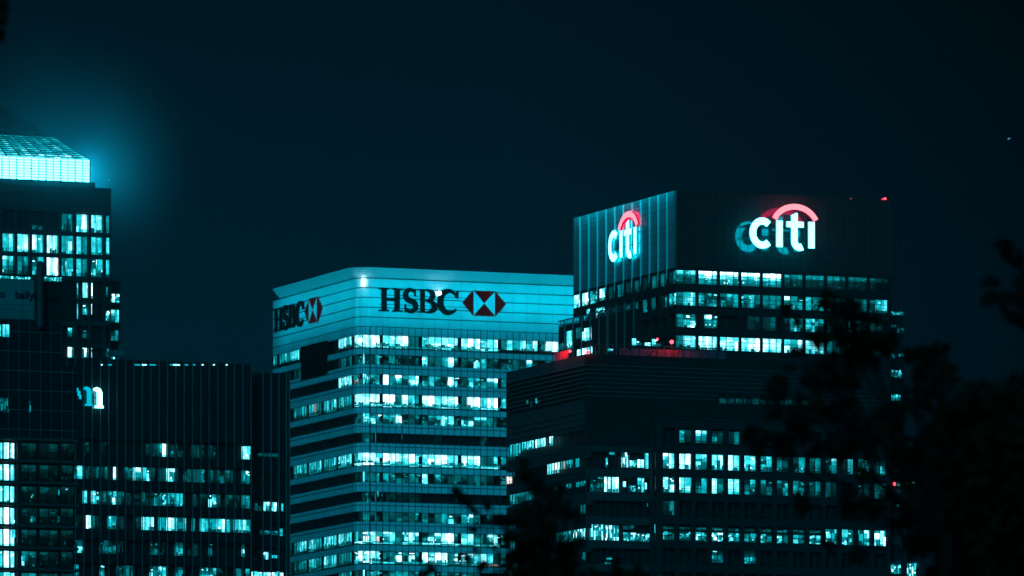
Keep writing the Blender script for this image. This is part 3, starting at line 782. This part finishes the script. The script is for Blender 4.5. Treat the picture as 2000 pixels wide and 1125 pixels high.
# set-back right part
NR = NA.sub(.3, 5.0); ur = NR.u(568); nzr = lambda y: NR.z(530, y)
mb = MB(); mb.box(NR, 0, ur, 0, nzr(728), 1.0, 35); w2 = mb.build('rear_wing', M['clad'], nf)
sp = MB(); sp.box(NR, 0, ur, nzr(878), nzr(728), .3, .98)
for k_ in range(6): y = 878+48*k_; sp.box(NR, 0, ur, nzr(y+48), nzr(y+24), .3, .98)
sp.build('spandrel', M['dark'], w2)
for x in (496, 514, 530, 545, 560, 566): u = NR.u(x); mb = MB(); mb.box(NR, u-.1, u+.1, 0, nzr(727), 0, .29); mb.build('fin', M['fin'], w2)
rects(nf, NR, [(515, 529, 980, 999, 8), (530, 543, 981, 999, 8), (551, 556, 983, 998, 5, 'full', 1), (498, 514, 982, 997, 2), (496, 498, 936, 956, 6, 'full', 1), (505, 546, 885, 892, 2, 'full', 4), (510, 545, 1036, 1044, 5, 'speck', 4), (548, 555, 1032, 1052, 5, 'full', 1),
               (515, 527, 1078, 1092, 7), (530, 544, 1084, 1090, 6, 'full'), (499, 504, 1090, 1097, 4, 'speck', 1), (493, 515, 1116, 1130, 8), (516, 556, 1116, 1130, 8, 'full', 5)], .7)
# the lit letters at the left end
def n_shape(x0, x1, y0, y1, m, d):
    mb = MB(); a, b = NA.u(x0), NA.u(x1); w = b-a; zb, zt = NA.z(x0, y1), NA.z(x0, y0); h = zt-zb
    stroke(mb, NA, [(0, .93), (.25, .96), (.5, .9), (.62, .75), (.62, .05)], d-.02, d+.3, [.18*w, .36*w, .46*w, .5*w, .5*w], a, zb, w, h)
    mb.box(NA, a+w*.15, b, zb, zb+h*.10, d, d+.3)
    return mb
sgn = MB(); sgn.box(NA, NA.u(126), NA.u(198), NA.z(160, 776), NA.z(160, 775), -.75, -.36); sg = sgn.build('wall_sign', M['metal'], nf)
n_shape(180, 199, 759, 797, M['nface'], -1.1).build('letter', M['nface'], sg, 'brightest letter at the right end')
n_shape(161, 178, 757, 793, M['ndim'], -1.0).build('letter', M['ndim'], sg, 'dim letter beside the brightest one')
mb = MB()
for (x0, x1, y0, y1) in ((128, 131, 765, 778), (130.5, 135, 760, 772), (128, 132, 788, 799), (149, 154, 764, 774), (146, 150, 758, 765), (152, 156, 772, 780)):
    mb.box(NA, NA.u(x0), NA.u(x1), NA.z(x0, y1), NA.z(x0, y0), -1.0, -.8)
mb.build('letter_fragment', M['ndim'], sg)

# ================================================================== pyramid-topped tower at the left edge
OD = 1700; OA = Facade(217, OD, E2)
on = empty('office_tower', (OA.o[0], OA.o[1], 0), 'pyramid roofed tower with a blazing white lantern band at the left edge', 'tower')
oz_ = lambda y: OA.z(217, y)
oL = -55.0
def oblk(nm, u0, u1, z0, z1, d0, d1, m): mb = MB(); mb.box(OA, u0, u1, z0, z1, d0, d1); return mb.build(nm, m, on)
oblk('interior', oL, -.05, 0, oz_(418), 1.2, 55, M['room'])
oblk('upper_wall', oL, 0, oz_(418), oz_(368), 0, 55, M['tower'])
shoulder = OA.sub(0, 4.0); su_ = shoulder.u(238)
mb = MB(); mb.box(shoulder, 0.02, su_, 0, oz_(546), .9, 45); sh = mb.build('shoulder', M['tower'], on)
mb = MB(); mb.box(shoulder, 0.02, su_+.2, oz_(546), oz_(545), .8, 45)
mb.build('parapet', M['tower'], sh)
mb = MB(); mb.box(shoulder, .02, su_, oz_(540)-.06, oz_(540)+.02, .85, .95)
for k_ in range(8): mb.box(shoulder, .02+su_*k_/8, .1+su_*k_/8, oz_(545)+.01, oz_(540)-.06, .85, .95)
mb.build('railing', M['tower'], sh)
for k_ in range(5):
    mb = MB(); mb.box(shoulder, 0.02, su_, oz_(590+44*k_)-.3, oz_(590+44*k_)+.3, .5, .88); mb.build('spandrel', M['tower'], sh)
sp = MB(); pr = MB()
for k_ in range(16):
    y = 421+43.3*k_
    sp.box(OA, oL, 0, oz_(y+43.3), oz_(y+34.5), 0, 1.2)
pit = OA.u(217)-OA.u(188.2)
jx = [-1.0-.0-pit*k_ for k_ in range(20)]
for x in [201, 172.2, 143.3, 114.5, 85.6, 56.8, 28, -1, -30, -60]:
    pr.box(OA, OA.u(x), OA.u(x+6), 0, oz_(420), -.1, 1.2)
pr.box(OA, OA.u(217)-.25, 0, 0, oz_(420), -.05, 1.2)
sp.build('spandrel', M['tower'], on); pr.build('pier', M['tower'], on)
mm = MB()
for x in [190, 161, 132.3, 103.4, 74.5, 45.7, 17]: u = OA.u(x); mm.box(OA, u-.06, u+.06, 0, oz_(420), .1, .2)
mm.build('mullion', M['metal'], on)
oc = [(207, 217), (178, 201), (149.2, 172.2), (120.4, 143.3), (91.5, 114.5), (62.7, 85.6), (33.8, 56.8), (5, 28), (-24, -1)]
orow = ["5785    1", "777689967", "676697578", "0", "0"]
for r, s_ in enumerate(orow[:3]):
    y = 421+43.3*r
    for (x0, x1), ch in zip(oc, s_):
        if ch == ' ': continue
        a, b = OA.u(x0), OA.u(x1); d1 = str(max(2, min(9, int(ch)+random.choice((-2, -1, 0, 1)))))
        n_ = 2 if x1-x0 > 12 else 1
        ed = [a+(b-a)*q/n_ for q in range(n_+1)]
        windows(on, OA, ed, (ch+d1)[:n_], oz_(y+34), oz_(y), .8, 'full' if r < 2 else 'mix', .12, 2)
rects(on, OA, [(63, 85, 439, 449, 3, 'speck'), (121, 141, 418, 452, 4), (150, 155, 552, 582, 6, 'full', 1), (163, 183, 552, 581, 9, 'full', 3), (149, 155, 593, 622, 6, 'full', 1), (163, 182, 593, 614, 8), (134, 152, 640, 658, 7), (163, 181, 643, 660, 4), (118, 123, 674, 692, 6, 'full', 1), (133, 152, 674, 700, 8), (162, 182, 676, 702, 9), (207, 213, 560, 580, 5, 'full', 1), (206, 216, 607, 626, 8), (205, 216, 680, 700, 3), (131, 138, 594, 606, 3, 'full', 1), (110, 114, 384, 400, 8, 'speck', 1), (95, 101, 390, 402, 3, 'full', 1)], .7)
rects(on, shoulder, [(217, 235, 574, 590, 8, 'speck'), (218, 234, 605, 629, 7), (218, 233, 645, 665, 4), (218, 234, 690, 703, 8), (212.5, 216, 640, 662, 4, 'full', 1)], .5)
# lantern: lit louvred band inset from the wall, pyramid above it
LI = 5.0
uj = MB()
for k_ in range(20): u = -2.85*k_-.3; uj.box(OA, u-.05, u+.05, oz_(418), oz_(368), -.06, -.002)
for y in (379, 398): uj.box(OA, oL, 0, oz_(y)-.06, oz_(y)+.06, -.05, -.001)
uj.build('wall_joint', M['steel'], on)
LA = OA.sub(0, LI); lr = LA.u(175.5); zl0, zl1 = LA.z(175, 356), LA.z(175, 312.5); lw = 47.0; lx0 = lr-lw
oblk('setback', lx0-1, lr+1.0, oz_(368)+.02, zl0-.02, LI-.6, 50, M['tower'])
mb = MB(); mb.box(LA, lx0, lr, zl0, zl1, .45, lw); mb.build('lantern', M['lantern'], on)
lt = MB()
pw = abs(LA.u(100)-LA.u(85.7)); u = lr
while u > lx0: lt.box(LA, u-.07, u+.07, zl0, zl1, -.05, .10); u -= pw
for k_ in range(8):
    z_ = zl0+(zl1-zl0)*k_/8; lt.box(LA, lx0, lr, z_-.05, z_+.05, 0, .16)
u = lr
while u > lx0:                                                   # knots where the louvres cross
    for k_ in range(8): z_ = zl0+(zl1-zl0)*k_/8; lt.box(LA, u-.17, u+.17, z_-.14, z_+.14, -.12, .1)
    u -= pw*2
lt.build('lantern_grille', M['metal'], on)
# pyramid faces: lit lattice below, dark steel above
cxu = lr-lw/2; apz = zl1+lw/2*.86
class Slope:
    def pt(s, u, z, d=0):
        f = (z-zl1)/(apz-zl1); return LA.pt(cxu+(u-cxu)*(1-f), z, lw/2*f+d)
SP = Slope()
zm = LA.z(120, 262, 6) ; zm = zl1+5.4
mb = MB(); p = [LA.pt(lx0+.4, zl1, .4), LA.pt(lr-.4, zl1, .4), LA.pt(lr-.4, zl1, lw-.4), LA.pt(lx0+.4, zl1, lw-.4)]
ap = LA.pt(cxu, apz-.3, lw/2)
for a, b in ((0, 1), (1, 2), (2, 3), (3, 0)): mb.v += [p[a], p[b], ap]; q = len(mb.v); mb.f.append((q-3, q-2, q-1)); mb.c.append(None)
mb.build('pyramid_roof', M['clad'], on)
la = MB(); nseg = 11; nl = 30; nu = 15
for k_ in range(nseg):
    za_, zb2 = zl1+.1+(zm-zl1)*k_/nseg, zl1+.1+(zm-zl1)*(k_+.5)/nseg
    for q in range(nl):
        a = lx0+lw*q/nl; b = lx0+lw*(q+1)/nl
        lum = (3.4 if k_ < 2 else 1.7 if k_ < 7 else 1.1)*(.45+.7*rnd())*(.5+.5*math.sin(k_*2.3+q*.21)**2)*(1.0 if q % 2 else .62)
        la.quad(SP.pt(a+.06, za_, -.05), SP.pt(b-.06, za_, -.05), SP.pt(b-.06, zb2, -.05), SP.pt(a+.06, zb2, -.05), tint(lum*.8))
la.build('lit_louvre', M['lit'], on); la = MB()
for q in range(14):
    a = lx0+lw*(.5+q*.033); z_ = zm+.9
    la.quad(SP.pt(a, z_, -.05), SP.pt(a+1.0, z_, -.05), SP.pt(a+1.0, z_+.25, -.05), SP.pt(a, z_+.25, -.05), tint(.16*rnd()))
la.build('lit_louvre', M['lit'], on)
rb = MB()
for q in range(nu+1):
    u = lx0+lw*q/nu; w_ = .13
    rb.hexa([SP.pt(u-w_, zl1, -.35), SP.pt(u+w_, zl1, -.35), SP.pt(u+w_, zm+1.5, -.35), SP.pt(u-w_, zm+1.5, -.35), SP.pt(u-w_, zl1, -.07), SP.pt(u+w_, zl1, -.07), SP.pt(u+w_, zm+1.5, -.07), SP.pt(u-w_, zm+1.5, -.07)])
rb.build('pyramid_rib', M['metal'], on)
mb = MB(); mb.ball(OA.pt(-.2, OA.z(217, 351), 1), .22); mb.build('obstruction_light', M['ndim'], on)
# unseen lamps added to brighten the ledge and wall under the lantern
strip('ledge_fill_light', OA, -40, -2, oz_(368)+3, 3.2, oz_(395), -2.0, 700, n=5, size=1.5)

# ================================================================== front block with the hoarding
PD = 1450; PA = Facade(150, PD, E2)
fb = empty('office_block', (PA.o[0], PA.o[1], 0), 'dark front block with lettered hoarding and rounded post on its roof', 'building')
pz = lambda y: PA.z(150, y)
pL = PA.u(-120)
mb = MB(); mb.box(PA, pL, 0, 0, pz(716), 1.4, 35); mb.build('interior', M['room'], fb); pE = PA.u(118)
mb = MB(); mb.box(PA, pL, 0, pz(858), pz(715), 0, 1.38); mb.build('wall', M['dark'], fb)
mb = MB(); mb.box(PA, pL, pE, pz(715)+.01, pz(630), .05, 30); mb.build('upper_wall', M['dark'], fb)
wj = MB()
for k_ in range(6): y = 652+38*k_; wj.box(PA, pL, pE if y < 716 else 0, pz(y)-.06, pz(y)+.06, -.08, -.002)
for x in range(-110, 150, 21): u = PA.u(x); wj.box(PA, u-.04, u+.04, pz(858), pz(632 if x < 118 else 716), -.05, -.001)
wj.build('wall_joint', M['fin'], fb)
sl = MB()
for k_ in range(7): y = 858+42.3*k_; sl.box(PA, pL, .3, pz(y+5.5), pz(y), -.3, 1.3)
sl.build('floor_slab', M['cladl'], fb)
pl_ = MB()
for x in (34, 76, 118): pl_.box(PA, PA.u(x), PA.u(x+8 if x == 34 else x+1.5), 0, pz(858), -.1, 1.2)
pl_.build('pier', M['clad'], fb)
hb = MB(); hb.box(PA, PA.u(-110), PA.u(66), PA.z(50, 624), PA.z(50, 546), -.5, -.2)
h1 = hb.build('hoarding', M['hoard'], fb)
hb = MB(); hb.box(PA, PA.u(66.2), PA.u(151), PA.z(100, 626), PA.z(100, 550), .2, .5); hb.build('hoarding', M['clad'], fb, 'darker right half of the hoarding')
hj = MB()
for x in (-20, 42, 64): u = PA.u(x); hj.box(PA, u-.05, u+.05, PA.z(50, 623), PA.z(50, 547), -.53, -.501)
for y in (597, 607): hj.box(PA, PA.u(-110), PA.u(65), PA.z(50, y)-.04, PA.z(50, y)+.04, -.54, -.501)
hj.build('board_joint', M['metal'], h1)
windows(fb, PA, [PA.u(-110)+k_*.55 for k_ in range(int((PA.u(66)-PA.u(-110))/.55))], ''.join(random.choice('6776857') for _ in range(60)), PA.z(50, 548), PA.z(50, 541), -.25, 'speck', .06, 60)
windows(fb, PA, [PA.u(85)+k_*.5 for k_ in range(8)], '7676767', PA.z(100, 549.5), PA.z(100, 541), .1, 'speck', .06, 60)
ps = MB(); c = PA.pt(PA.u(74), 0, -1.4); rr = 7.5*PD/FPX
z0_, z1_ = PA.z(74, 640), PA.z(74, 511)
ps.tube([(c[0], c[1], z0_), (c[0], c[1], z1_-rr), (c[0], c[1], z1_-rr*.45), (c[0], c[1], z1_-rr*.1), (c[0], c[1], z1_)], [rr, rr, rr*.86, rr*.45, rr*.1], 16)
ps.build('roof_post', M['cladl'], fb)
def word(txt, F, x0, x1, ybase, ref, d, m, parent):
    cu = bpy.data.curves.new('word', 'FONT'); cu.body = txt; cu.extrude = .04; cu.offset = .02
    tmp = bpy.data.objects.new('word', cu); COL.objects.link(tmp)
    dg = bpy.context.evaluated_depsgraph_get(); me = bpy.data.meshes.new_from_object(tmp.evaluated_get(dg))
    bpy.data.objects.remove(tmp); bpy.data.curves.remove(cu)
    xs_ = [v.co.x for v in me.vertices]; w = max(xs_)-min(xs_); x_ = min(xs_)
    s_ = (F.u(x1)-F.u(x0))/w; zb = F.z(ref, ybase); u0 = F.u(x0); o0 = fb.location
    for v in me.vertices:
        p = F.pt(u0+(v.co.x-x_)*s_, zb+v.co.y*s_, d-v.co.z); v.co = (p[0]-o0[0], p[1]-o0[1], p[2])
    me.materials.clear(); me.materials.append(m); me.update()
    o = bpy.data.objects.new('lettering', me); COL.objects.link(o); o.parent = parent; return o
word('ballymore.', PA, 28, 113, 584, 50, -.6, M['black'], h1)
word('D', PA, -1, 8, 583, 50, -.6, M['black'], h1)
for k_ in range(7):
    y = 864+42.3*k_
    rects(fb, PA, [(-10, 8, y, y+35, 7, 'full'), (10, 21, y, y+36, 9, 'full', 1), (23, 31, y+1, y+36, 8, 'full', 1), (43, 74, y+1, y+34, 1 if k_ < 5 else 3, 'top', 2), (79, 116, y+2, y+34, 1, 'top', 2), (121, 146, y+2, y+34, 1, 'top', 2)], .9)  # dim panes past the pier glow to imitate bluish glass reflections
rects(fb, PA, [(43, 50, 1086, 1104, 7, 'full', 1), (130, 134, 953, 967, 8), (115, 119, 955, 967, 6, 'full', 1), (130, 134, 1008, 1020, 7), (62, 68, 965, 972, 7), (60, 72, 1008, 1020, 5), (128, 132, 1056, 1063, 6), (128, 131, 915, 922, 5), (115, 118, 1008, 1020, 4, 'full', 1)], .6)
rects(fb, PA, [(-6, 2, 634, 657, 7, 'full', 1), (4, 18, 634, 658, 7), (-4, 17, 778, 806, 4, 'speck', 4), (56, 60, 783, 805, 5, 'speck', 1)], -.15)

flush_windows()

# ================================================================== aircraft speck
ac = empty('aircraft', (970/FPX*1500, 1500, CAMZ+(HOR-272)/FPX*1500), 'tiny speck of blue light from an aircraft high in the empty sky', 'aircraft')
cx, cy, cz2 = ac.location
mb = MB(); mb.tube([(cx-.5, cy, cz2-.25), (cx-.2, cy, cz2-.1), (cx+.3, cy, cz2+.12), (cx+.5, cy, cz2+.2)], [.03, .09, .09, .03], 8)
mb.hexa([(cx-.1, cy-.8, cz2), (cx+.1, cy-.8, cz2), (cx+.1, cy-.8, cz2+.02), (cx-.1, cy-.8, cz2+.02), (cx-.1, cy+.8, cz2), (cx+.1, cy+.8, cz2), (cx+.1, cy+.8, cz2+.02), (cx-.1, cy+.8, cz2+.02)])
mb.build('fuselage', M['metal'], ac)
mb = MB(); mb.tube([(cx-.28, cy-.9, cz2-.12), (cx+.25, cy-.9, cz2+.1)], [.05, .07], 6); mb.build('light', emat('aircraft_light', (.1, .4, .75), 1.2, 'NONE'), ac)

# ================================================================== trees in the foreground
TD = 80.0
def wpt(px, py, dy=0):
    D = TD+dy; return Vector(((px-1000)/FPX*D, D, CAMZ+(HOR-py)/FPX*D))
def leaf(mb, c, L):
    a = Vector((random.gauss(0, 1), random.gauss(0, 1), random.gauss(-.3, 1))).normalized()
    b = a.cross(Vector((random.gauss(0, 1), random.gauss(0, 1), random.gauss(0, 1)))).normalized()
    w = L*(.30+.12*rnd()); q = a.cross(b)*L*.08
    i = len(mb.v)
    mb.v += [tuple(c-a*L*.5), tuple(c-a*L*.15+b*w+q), tuple(c+a*L*.2+b*w*.8+q), tuple(c+a*L*.55), tuple(c+a*L*.2-b*w*.8+q), tuple(c-a*L*.15-b*w+q)]
    mb.f += [(i, i+1, i+2, i+3), (i, i+3, i+4, i+5)]; mb.c += [None, None]
def tree(name, base_px, blobs, label, fork_py, density=1.0, dy=0, group=None):
    bp = wpt(base_px, 1125, dy); root = empty(name, (bp.x, bp.y, 0), label, 'tree', group or 'dark trees in the foreground')
    fork = wpt(base_px, fork_py, dy)
    tk = MB(); tk.tube([(bp.x, bp.y, -.1), (bp.x+.05, bp.y, fork.z*.45), (bp.x-.04, bp.y, fork.z*.8), tuple(fork)], [.19, .15, .11, .07], 10)
    tk.build('trunk', M['bark'], root)
    lm = MB(); cr = MB()
    for (px, py, r) in blobs:
        c = wpt(px, py, dy+random.uniform(-.5, .5)); R = r/FPX*TD*.86
        m1 = fork.lerp(c, .45)+Vector((random.uniform(-.12, .12), 0, random.uniform(-.2, .05)))
        lm.tube([tuple(fork), tuple(m1), tuple(c)], [.022, .013, .005], 5)
        n = max(8, int(42*density*(r/30)**1.7))
        for _ in range(n):
            d = Vector((random.gauss(0, 1), random.gauss(0, 1), random.gauss(0, 1))).normalized()*R*(rnd()**.45)*1.08
            leaf(cr, c+Vector((d.x, d.y*1.3, d.z)), .075+.06*rnd())
    lm.build('limb', M['bark'], root); cr.build('crown', M['leaf'], root)
B1 = [(1614, 590, 24), (1640, 600, 22), (1668, 606, 28), (1640, 645, 40), (1682, 650, 40), (1690, 690, 42), (1584, 738, 28), (1524, 752, 22), (1510, 775, 24), (1512, 805, 24), (1578, 800, 42), (1620, 735, 45), (1655, 740, 30),
      (1728, 668, 28), (1536, 604, 14), (1556, 628, 9), (1680, 864, 42), (1632, 868, 36), (1560, 838, 34), (1750, 812, 36), (1752, 884, 34), (1566, 984, 26), (1662, 985, 34), (1704, 992, 30), (1620, 1064, 15), (1674, 1088, 17),
      (1468, 850, 26), (1480, 875, 22), (1500, 860, 26), (1530, 870, 28), (1590, 880, 20), (1690, 926, 18), (1560, 690, 16), (1710, 620, 14), (1720, 830, 36), (1600, 660, 22), (1640, 800, 36), (1650, 700, 34), (1545, 720, 12)]
tree('tree', 1850, B1, 'ragged dark tree with gaps in front of the gridded block right of centre', 1040, 1.0)
B2 = []
for _ in range(95):
    px = random.uniform(1812, 2080); py = random.uniform(735, 1240)
    lim = 835 if px < 1826 else (700 if px < 1850 else 790 if px < 1900 else 770)
    if py < lim: py += 120
    B2.append((px, py, random.uniform(38, 60)))
B2 += [(1836, 690, 30), (1805, 695, 24), (1784, 695, 26), (1806, 732, 30), (1835, 735, 45), (1870, 790, 40), (1932, 758, 26), (1915, 770, 24), (1945, 785, 36), (1980, 805, 40), (1800, 1066, 28), (1764, 1016, 26), (1768, 1060, 12), (1800, 780, 45), (1850, 840, 60), (1900, 840, 50), (1960, 860, 60), (1820, 900, 60), (1880, 930, 60), (1940, 950, 60), (1850, 1010, 60), (1920, 1050, 60), (1860, 1090, 60), (1985, 1080, 60), (1985, 960, 55)]
tree('tree', 1900, B2, 'dense black tree filling the lower right corner', 1000, .9, 1.5)
B3 = [(1025, 908, 14), (1034, 930, 20), (1050, 948, 24), (1052, 990, 40), (1017, 1012, 34), (1076, 976, 26), (1107, 992, 17), (1076, 1026, 44), (1050, 1050, 46), (1030, 1085, 40), (1076, 1086, 46), (1111, 1108, 32), (1100, 1068, 28), (998, 1050, 20), (992, 1092, 22), (1126, 1012, 13), (1128, 1062, 16), (1012, 975, 12), (1092, 952, 10), (1205, 1110, 20), (1245, 1118, 14), (972, 1018, 15), (985, 1015, 12), (890, 962, 8), (900, 972, 9), (914, 984, 9), (928, 1000, 10), (922, 1032, 11), (950, 990, 7), (927, 1076, 10), (942, 1106, 12), (910, 1090, 9), (840, 1116, 14), (826, 1122, 10), (1010, 1120, 30), (1060, 1130, 50), (1150, 1135, 30), (1000, 1150, 50), (1110, 1160, 60), (1050, 1190, 70), (950, 1150, 40), (1200, 1160, 40), (870, 1150, 30)]
tree('tree', 1060, B3, 'dark tree top poking up from the bottom edge between the pale and ribbed blocks', 1150, .72, -1)
B4 = [(1958, 478, 16), (1968, 492, 20), (1984, 508, 20), (1942, 552, 16), (1925, 556, 9), (1930, 580, 16), (1962, 584, 20), (1966, 612, 14), (1988, 628, 20), (1990, 552, 20), (1998, 590, 22), (2030, 520, 30), (2040, 580, 40), (2060, 640, 40), (2090, 500, 50), (2080, 700, 50)]
tree('tree', 2110, B4, 'leafy branch of a tall tree reaching in at the right edge of the sky', 720, 1.0, .6)
B5 = [(2, 14, 16), (8, 40, 10), (3, 70, 8), (-25, 20, 35), (-50, 60, 45), (-70, 120, 50), (-40, 110, 22)]
tree('tree', -110, B5, 'twig tip of a tall tree in the upper left corner of the sky', 260, .9, .3)

# ================================================================== haze
hz = MB(); p = [(-450, -30, -1), (450, -30, -1), (450, -30, 330), (-450, -30, 330), (-450, 2300, -1), (450, 2300, -1), (450, 2300, 330), (-450, 2300, 330)]
hz.hexa(p)
hm = bpy.data.materials.new('night_haze'); hm.use_nodes = True; t = hm.node_tree; t.nodes.clear()
o = t.nodes.new('ShaderNodeOutputMaterial'); v = t.nodes.new('ShaderNodeVolumePrincipled')
v.inputs['Color'].default_value = (.8, .9, .95, 1); v.inputs['Density'].default_value = .00008; v.inputs['Anisotropy'].default_value = .7
t.links.new(v.outputs[0], o.inputs['Volume'])
hzo = hz.build('haze', hm); hzo['kind'] = 'stuff'

# steam and mist hanging round the blazing lantern
mc = LA.pt(lr-6, (zl0+zl1)/2+2, 6); MR = 34.0
ms = MB(); ms.ball(mc, MR, 24); mo = ms.build('mist', M['metal']); mo['kind'] = 'stuff'
mm_ = bpy.data.materials.new('lantern_mist'); mm_.use_nodes = True; t = mm_.node_tree; t.nodes.clear()
o = t.nodes.new('ShaderNodeOutputMaterial'); v = t.nodes.new('ShaderNodeVolumePrincipled')
v.inputs['Color'].default_value = (.06, .88, 1.0, 1); v.inputs['Anisotropy'].default_value = .05
tc = t.nodes.new('ShaderNodeTexCoord'); sb = t.nodes.new('ShaderNodeVectorMath'); sb.operation = 'DISTANCE'; sb.inputs[1].default_value = mc
t.links.new(tc.outputs['Object'], sb.inputs[0])
mr = t.nodes.new('ShaderNodeMapRange'); mr.inputs[1].default_value = 0; mr.inputs[2].default_value = MR; mr.inputs[3].default_value = 1; mr.inputs[4].default_value = 0
t.links.new(sb.outputs['Value'], mr.inputs[0])
pw_ = t.nodes.new('ShaderNodeMath'); pw_.operation = 'POWER'; pw_.inputs[1].default_value = 2.2; t.links.new(mr.outputs[0], pw_.inputs[0])
ml = t.nodes.new('ShaderNodeMath'); ml.operation = 'MULTIPLY'; ml.inputs[1].default_value = .039; t.links.new(pw_.outputs[0], ml.inputs[0])
t.links.new(ml.outputs[0], v.inputs['Density']); t.links.new(v.outputs[0], o.inputs['Volume'])
mo.data.materials.clear(); mo.data.materials.append(mm_)
